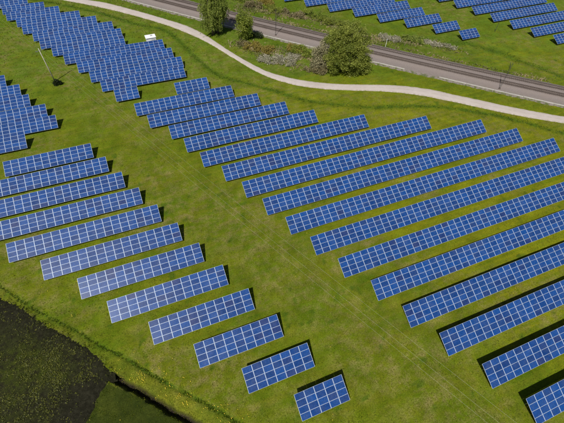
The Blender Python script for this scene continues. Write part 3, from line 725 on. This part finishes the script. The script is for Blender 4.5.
for k, (x, y, lx, ly, h, mt, lab) in enumerate([
    (70.5, 137.4, 4.4, 1.8, 2.2, LEAF_Y, 'long green hedge bush on the railway bank left of the broad tree top'),
    (76.0, 130.2, 3.4, 1.8, 2.2, LEAF_O, 'olive bush on the railway bank behind the crown of the broad tree'),
    (63.0, 144.2, 3.2, 1.3, 1.4, LEAF_B, 'brown bush on the far bank near the first table beyond the railway'),
    (57.0, 150.3, 3.0, 1.3, 1.5, LEAF_O, 'olive bush on the far bank right of the willow'),
    (50.8, 157.0, 3.0, 1.6, 1.9, LEAF_B, 'brown bush on the far bank directly right of the willow top'),
    (48.0, 163.5, 3.6, 1.8, 2.4, LEAF_W, 'dark green bush at the top edge right of the willow'),
    (56.5, 157.8, 2.6, 1.4, 1.7, LEAF_R, 'russet bush at the top edge above the railway mast'),
    (96.9, 109.6, 3.0, 1.3, 1.5, LEAF_W, 'dark green bush in front of the stepped solar block beyond the railway'),
    (89.5, 112.6, 2.4, 1.2, .9, LEAF_P, 'pale scrub beside the white signal post on the railway bank'),
    (104.5, 102.8, 4.4, .7, .6, LEAF_P, 'long pale dry scrub strip on the bank right of the signal post')]):
    shrub('bank_bush', x, y, low(14, lx * 1.25, ly, h, AR), mt, lab, 120, 50, group=HG)

def scatter(n, box, fn):
    Q = np.c_[rng.uniform(box[0], box[1], n), rng.uniform(box[2], box[3], n)]; return Q[fn(Q)]
def free(Q):
    ok = ~inside(Q, SOIL_POLY) & ~inside(Q, PATH_POLY)
    dr = seg_dist(Q, RAIL_AX); return ok & (dr > 6.6)

def blades(Q, h, w, val, n_bl=3):
    """little fans of upright blades: Q (n,2)"""
    n = len(Q); V = []; val2 = []
    z = ground_z(Q) - .02
    for k in range(n_bl):
        a = rng.uniform(0, 2 * math.pi, n); d = np.c_[np.cos(a), np.sin(a)]; e = np.c_[-d[:, 1], d[:, 0]]
        hh = h * rng.uniform(.6, 1.3, n); ww = (w * rng.uniform(.6, 1.3, n))[:, None]
        base = Q + rng.normal(0, .06, (n, 2)); tip = base + d * (hh * rng.uniform(.3, 1.1, n))[:, None]
        V.append(np.stack([np.c_[base - e * ww, z], np.c_[base + e * ww, z], np.c_[tip, z + hh]], 1)); val2.append(val + rng.normal(0, .12, n))
    V = np.concatenate(V).reshape(-1, 3); vv = np.clip(np.concatenate(val2), 0, 1)
    return V, np.arange(len(V)).reshape(-1, 3), np.repeat(vv, 3)

Q = scatter(230000, (-50, 165, -6, 190), free)
keep = rng.random(len(Q)) < np.clip(1.35 - Q[:, 1] / 110, .28, 1) * np.clip(smooth_noise(Q, 2.2, 41) * 2.2 - .45, .05, 1)
Q = Q[keep]; l_, d_, v_, b_, p_, s_, f_ = ground_masks(Q)
val = np.clip(.48 + .2 * s_ - .25 * f_ - .5 * p_ + (smooth_noise(Q, 9, 51) - .5) * .9 + .35 * d_ - .45 * l_ + .1 * v_, 0, 1)
far = np.clip(Q[:, 1] / 90, 1, 1.9)
V, F, vv = blades(Q, (.09 + .10 * rng.random(len(Q))) * far, .06 * far, val)
o = link('meadow_grass', np_mesh('meadow_grass', V, F, GRASS, dict(rnd=vv))); tag(o, 'short green and yellowish grass tufts across the meadow', 'grass', kind='stuff')

# ranker growth along the boundary lines
def along(line, step, spread, n_side):
    r_ = resample(line, step); return np.concatenate([r_ + rng.normal(0, spread, r_.shape) for _ in range(n_side)])
sc = np.concatenate([along(BANK, .35, 1.5, 9), along([(33.5, 128.5), (38, 122.5), (43, 115), (49, 109), (56, 103)], .3, 2.2, 9), along([(46, 119.5), (52, 113), (58, 107)], .3, 1.3, 6), along([rail_pt(u, 14.2) for u in range(-130, 60, 8)], .5, .7, 4)])
sc = sc[free(sc)]; sc = sc[smooth_noise(sc, 2.4, 91) > .40]
V, F, vv = blades(sc, .30 + .30 * rng.random(len(sc)), .12, np.clip(smooth_noise(sc, 3.5, 92, 2) * 2.0 - .5 + rng.normal(0, .15, len(sc)), 0, 1), 5)
o = link('rough_scrub', np_mesh('rough_scrub', V, F, SCRUB, dict(rnd=vv))); tag(o, 'rough brown and green scrub on the banks beside the railway', 'scrub', kind='stuff')
Q = np.concatenate([along(VERGE, .25, .14, 2), along(BAND, .8, .6, 3), along(NORTH, .8, 1.1, 3)]); Q = Q[free(Q)]
Q = Q[smooth_noise(Q, 2.0, 61) > .36]
V, F, vv = blades(Q, .20 + .14 * rng.random(len(Q)), .09, np.clip(.12 + rng.normal(0, .12, len(Q)), 0, 1), 4)
o = link('rank_grass', np_mesh('rank_grass', V, F, GRASS, dict(rnd=vv))); tag(o, 'ranker dark grass along the field boundary and the shallow swale', 'grass', kind='stuff')

wq = scatter(9000, (-26, 4, 0, 25), lambda q: ground_masks(q)[4] > 0)[:3500]
Q = np.concatenate([along(SOIL_EDGE[:11], .14, .30, 3), along(DITCH, .22, .8, 4), wq]); Q = Q[smooth_noise(Q, 1.1, 63) > .42]
V, F, vv = blades(Q, .08 + .08 * rng.random(len(Q)), .05, np.clip(.5 - .4 * ground_masks(Q)[4] + rng.normal(0, .2, len(Q)), 0, 1), 4)
o = link('verge_grass', np_mesh('verge_grass', V, F, GRASS, dict(rnd=vv))); tag(o, 'loose grass creeping over the edge of the dark field', 'grass', kind='stuff')
# weeds in the ploughed field
Q = scatter(110000, (-60, -17, 0, 70), lambda q: inside(q, SOIL_POLY))
ed = seg_dist(Q, SOIL_EDGE)
dens = np.clip((smooth_noise(Q, 12, 31) - .2) * 3.0, .25, 1) * np.clip((smooth_noise(Q, 1.6, 71) - .34) * 4, .08, 1) * np.clip(ed / 3, .2, 1) * np.clip((seg_dist(Q, [(-22, 24), (-34, 14), (-44, 2)]) - .5) / 6, .12, 1)
Q = Q[rng.random(len(Q)) < dens]
C3 = np.c_[np.repeat(Q, 4, 0) + rng.normal(0, .09, (len(Q) * 4, 2)), .28 + rng.normal(0, .05, len(Q) * 4)]
o = link('field_weeds', leaf_mesh('field_weeds', C3, .085, WEED, .6, np.repeat(np.clip(rng.beta(1.2, 2.4, len(Q)), 0, 1), 4))); tag(o, 'yellow green weeds sprouting across the dark ploughed field', 'weeds', kind='stuff')

# dandelions: dense on the verge beside the ditch, a few over the meadow
r1 = resample(DITCH[:6], .12); r2 = r1 + np.array([.72, .69]) * rng.uniform(.8, 4.2, (len(r1), 1)) + rng.normal(0, .5, r1.shape)
r2 = r2[smooth_noise(r2, 2.0, 81) > .42]
r3 = scatter(700, (-40, 110, -6, 110), free); r3 = r3[smooth_noise(r3, 10, 82) > .52]
Q = np.concatenate([r2, r2[: len(r2) // 2] + rng.normal(0, .25, (len(r2) // 2, 2)), r3]); Q = Q[free(Q)]
C3 = np.c_[Q, ground_z(Q) + .16]
o = link('dandelions', leaf_mesh('dandelions', C3, .085, YELLOW, .85)); tag(o, 'yellow dandelions, densest on the verge beside the ditch', 'flowers', kind='stuff')
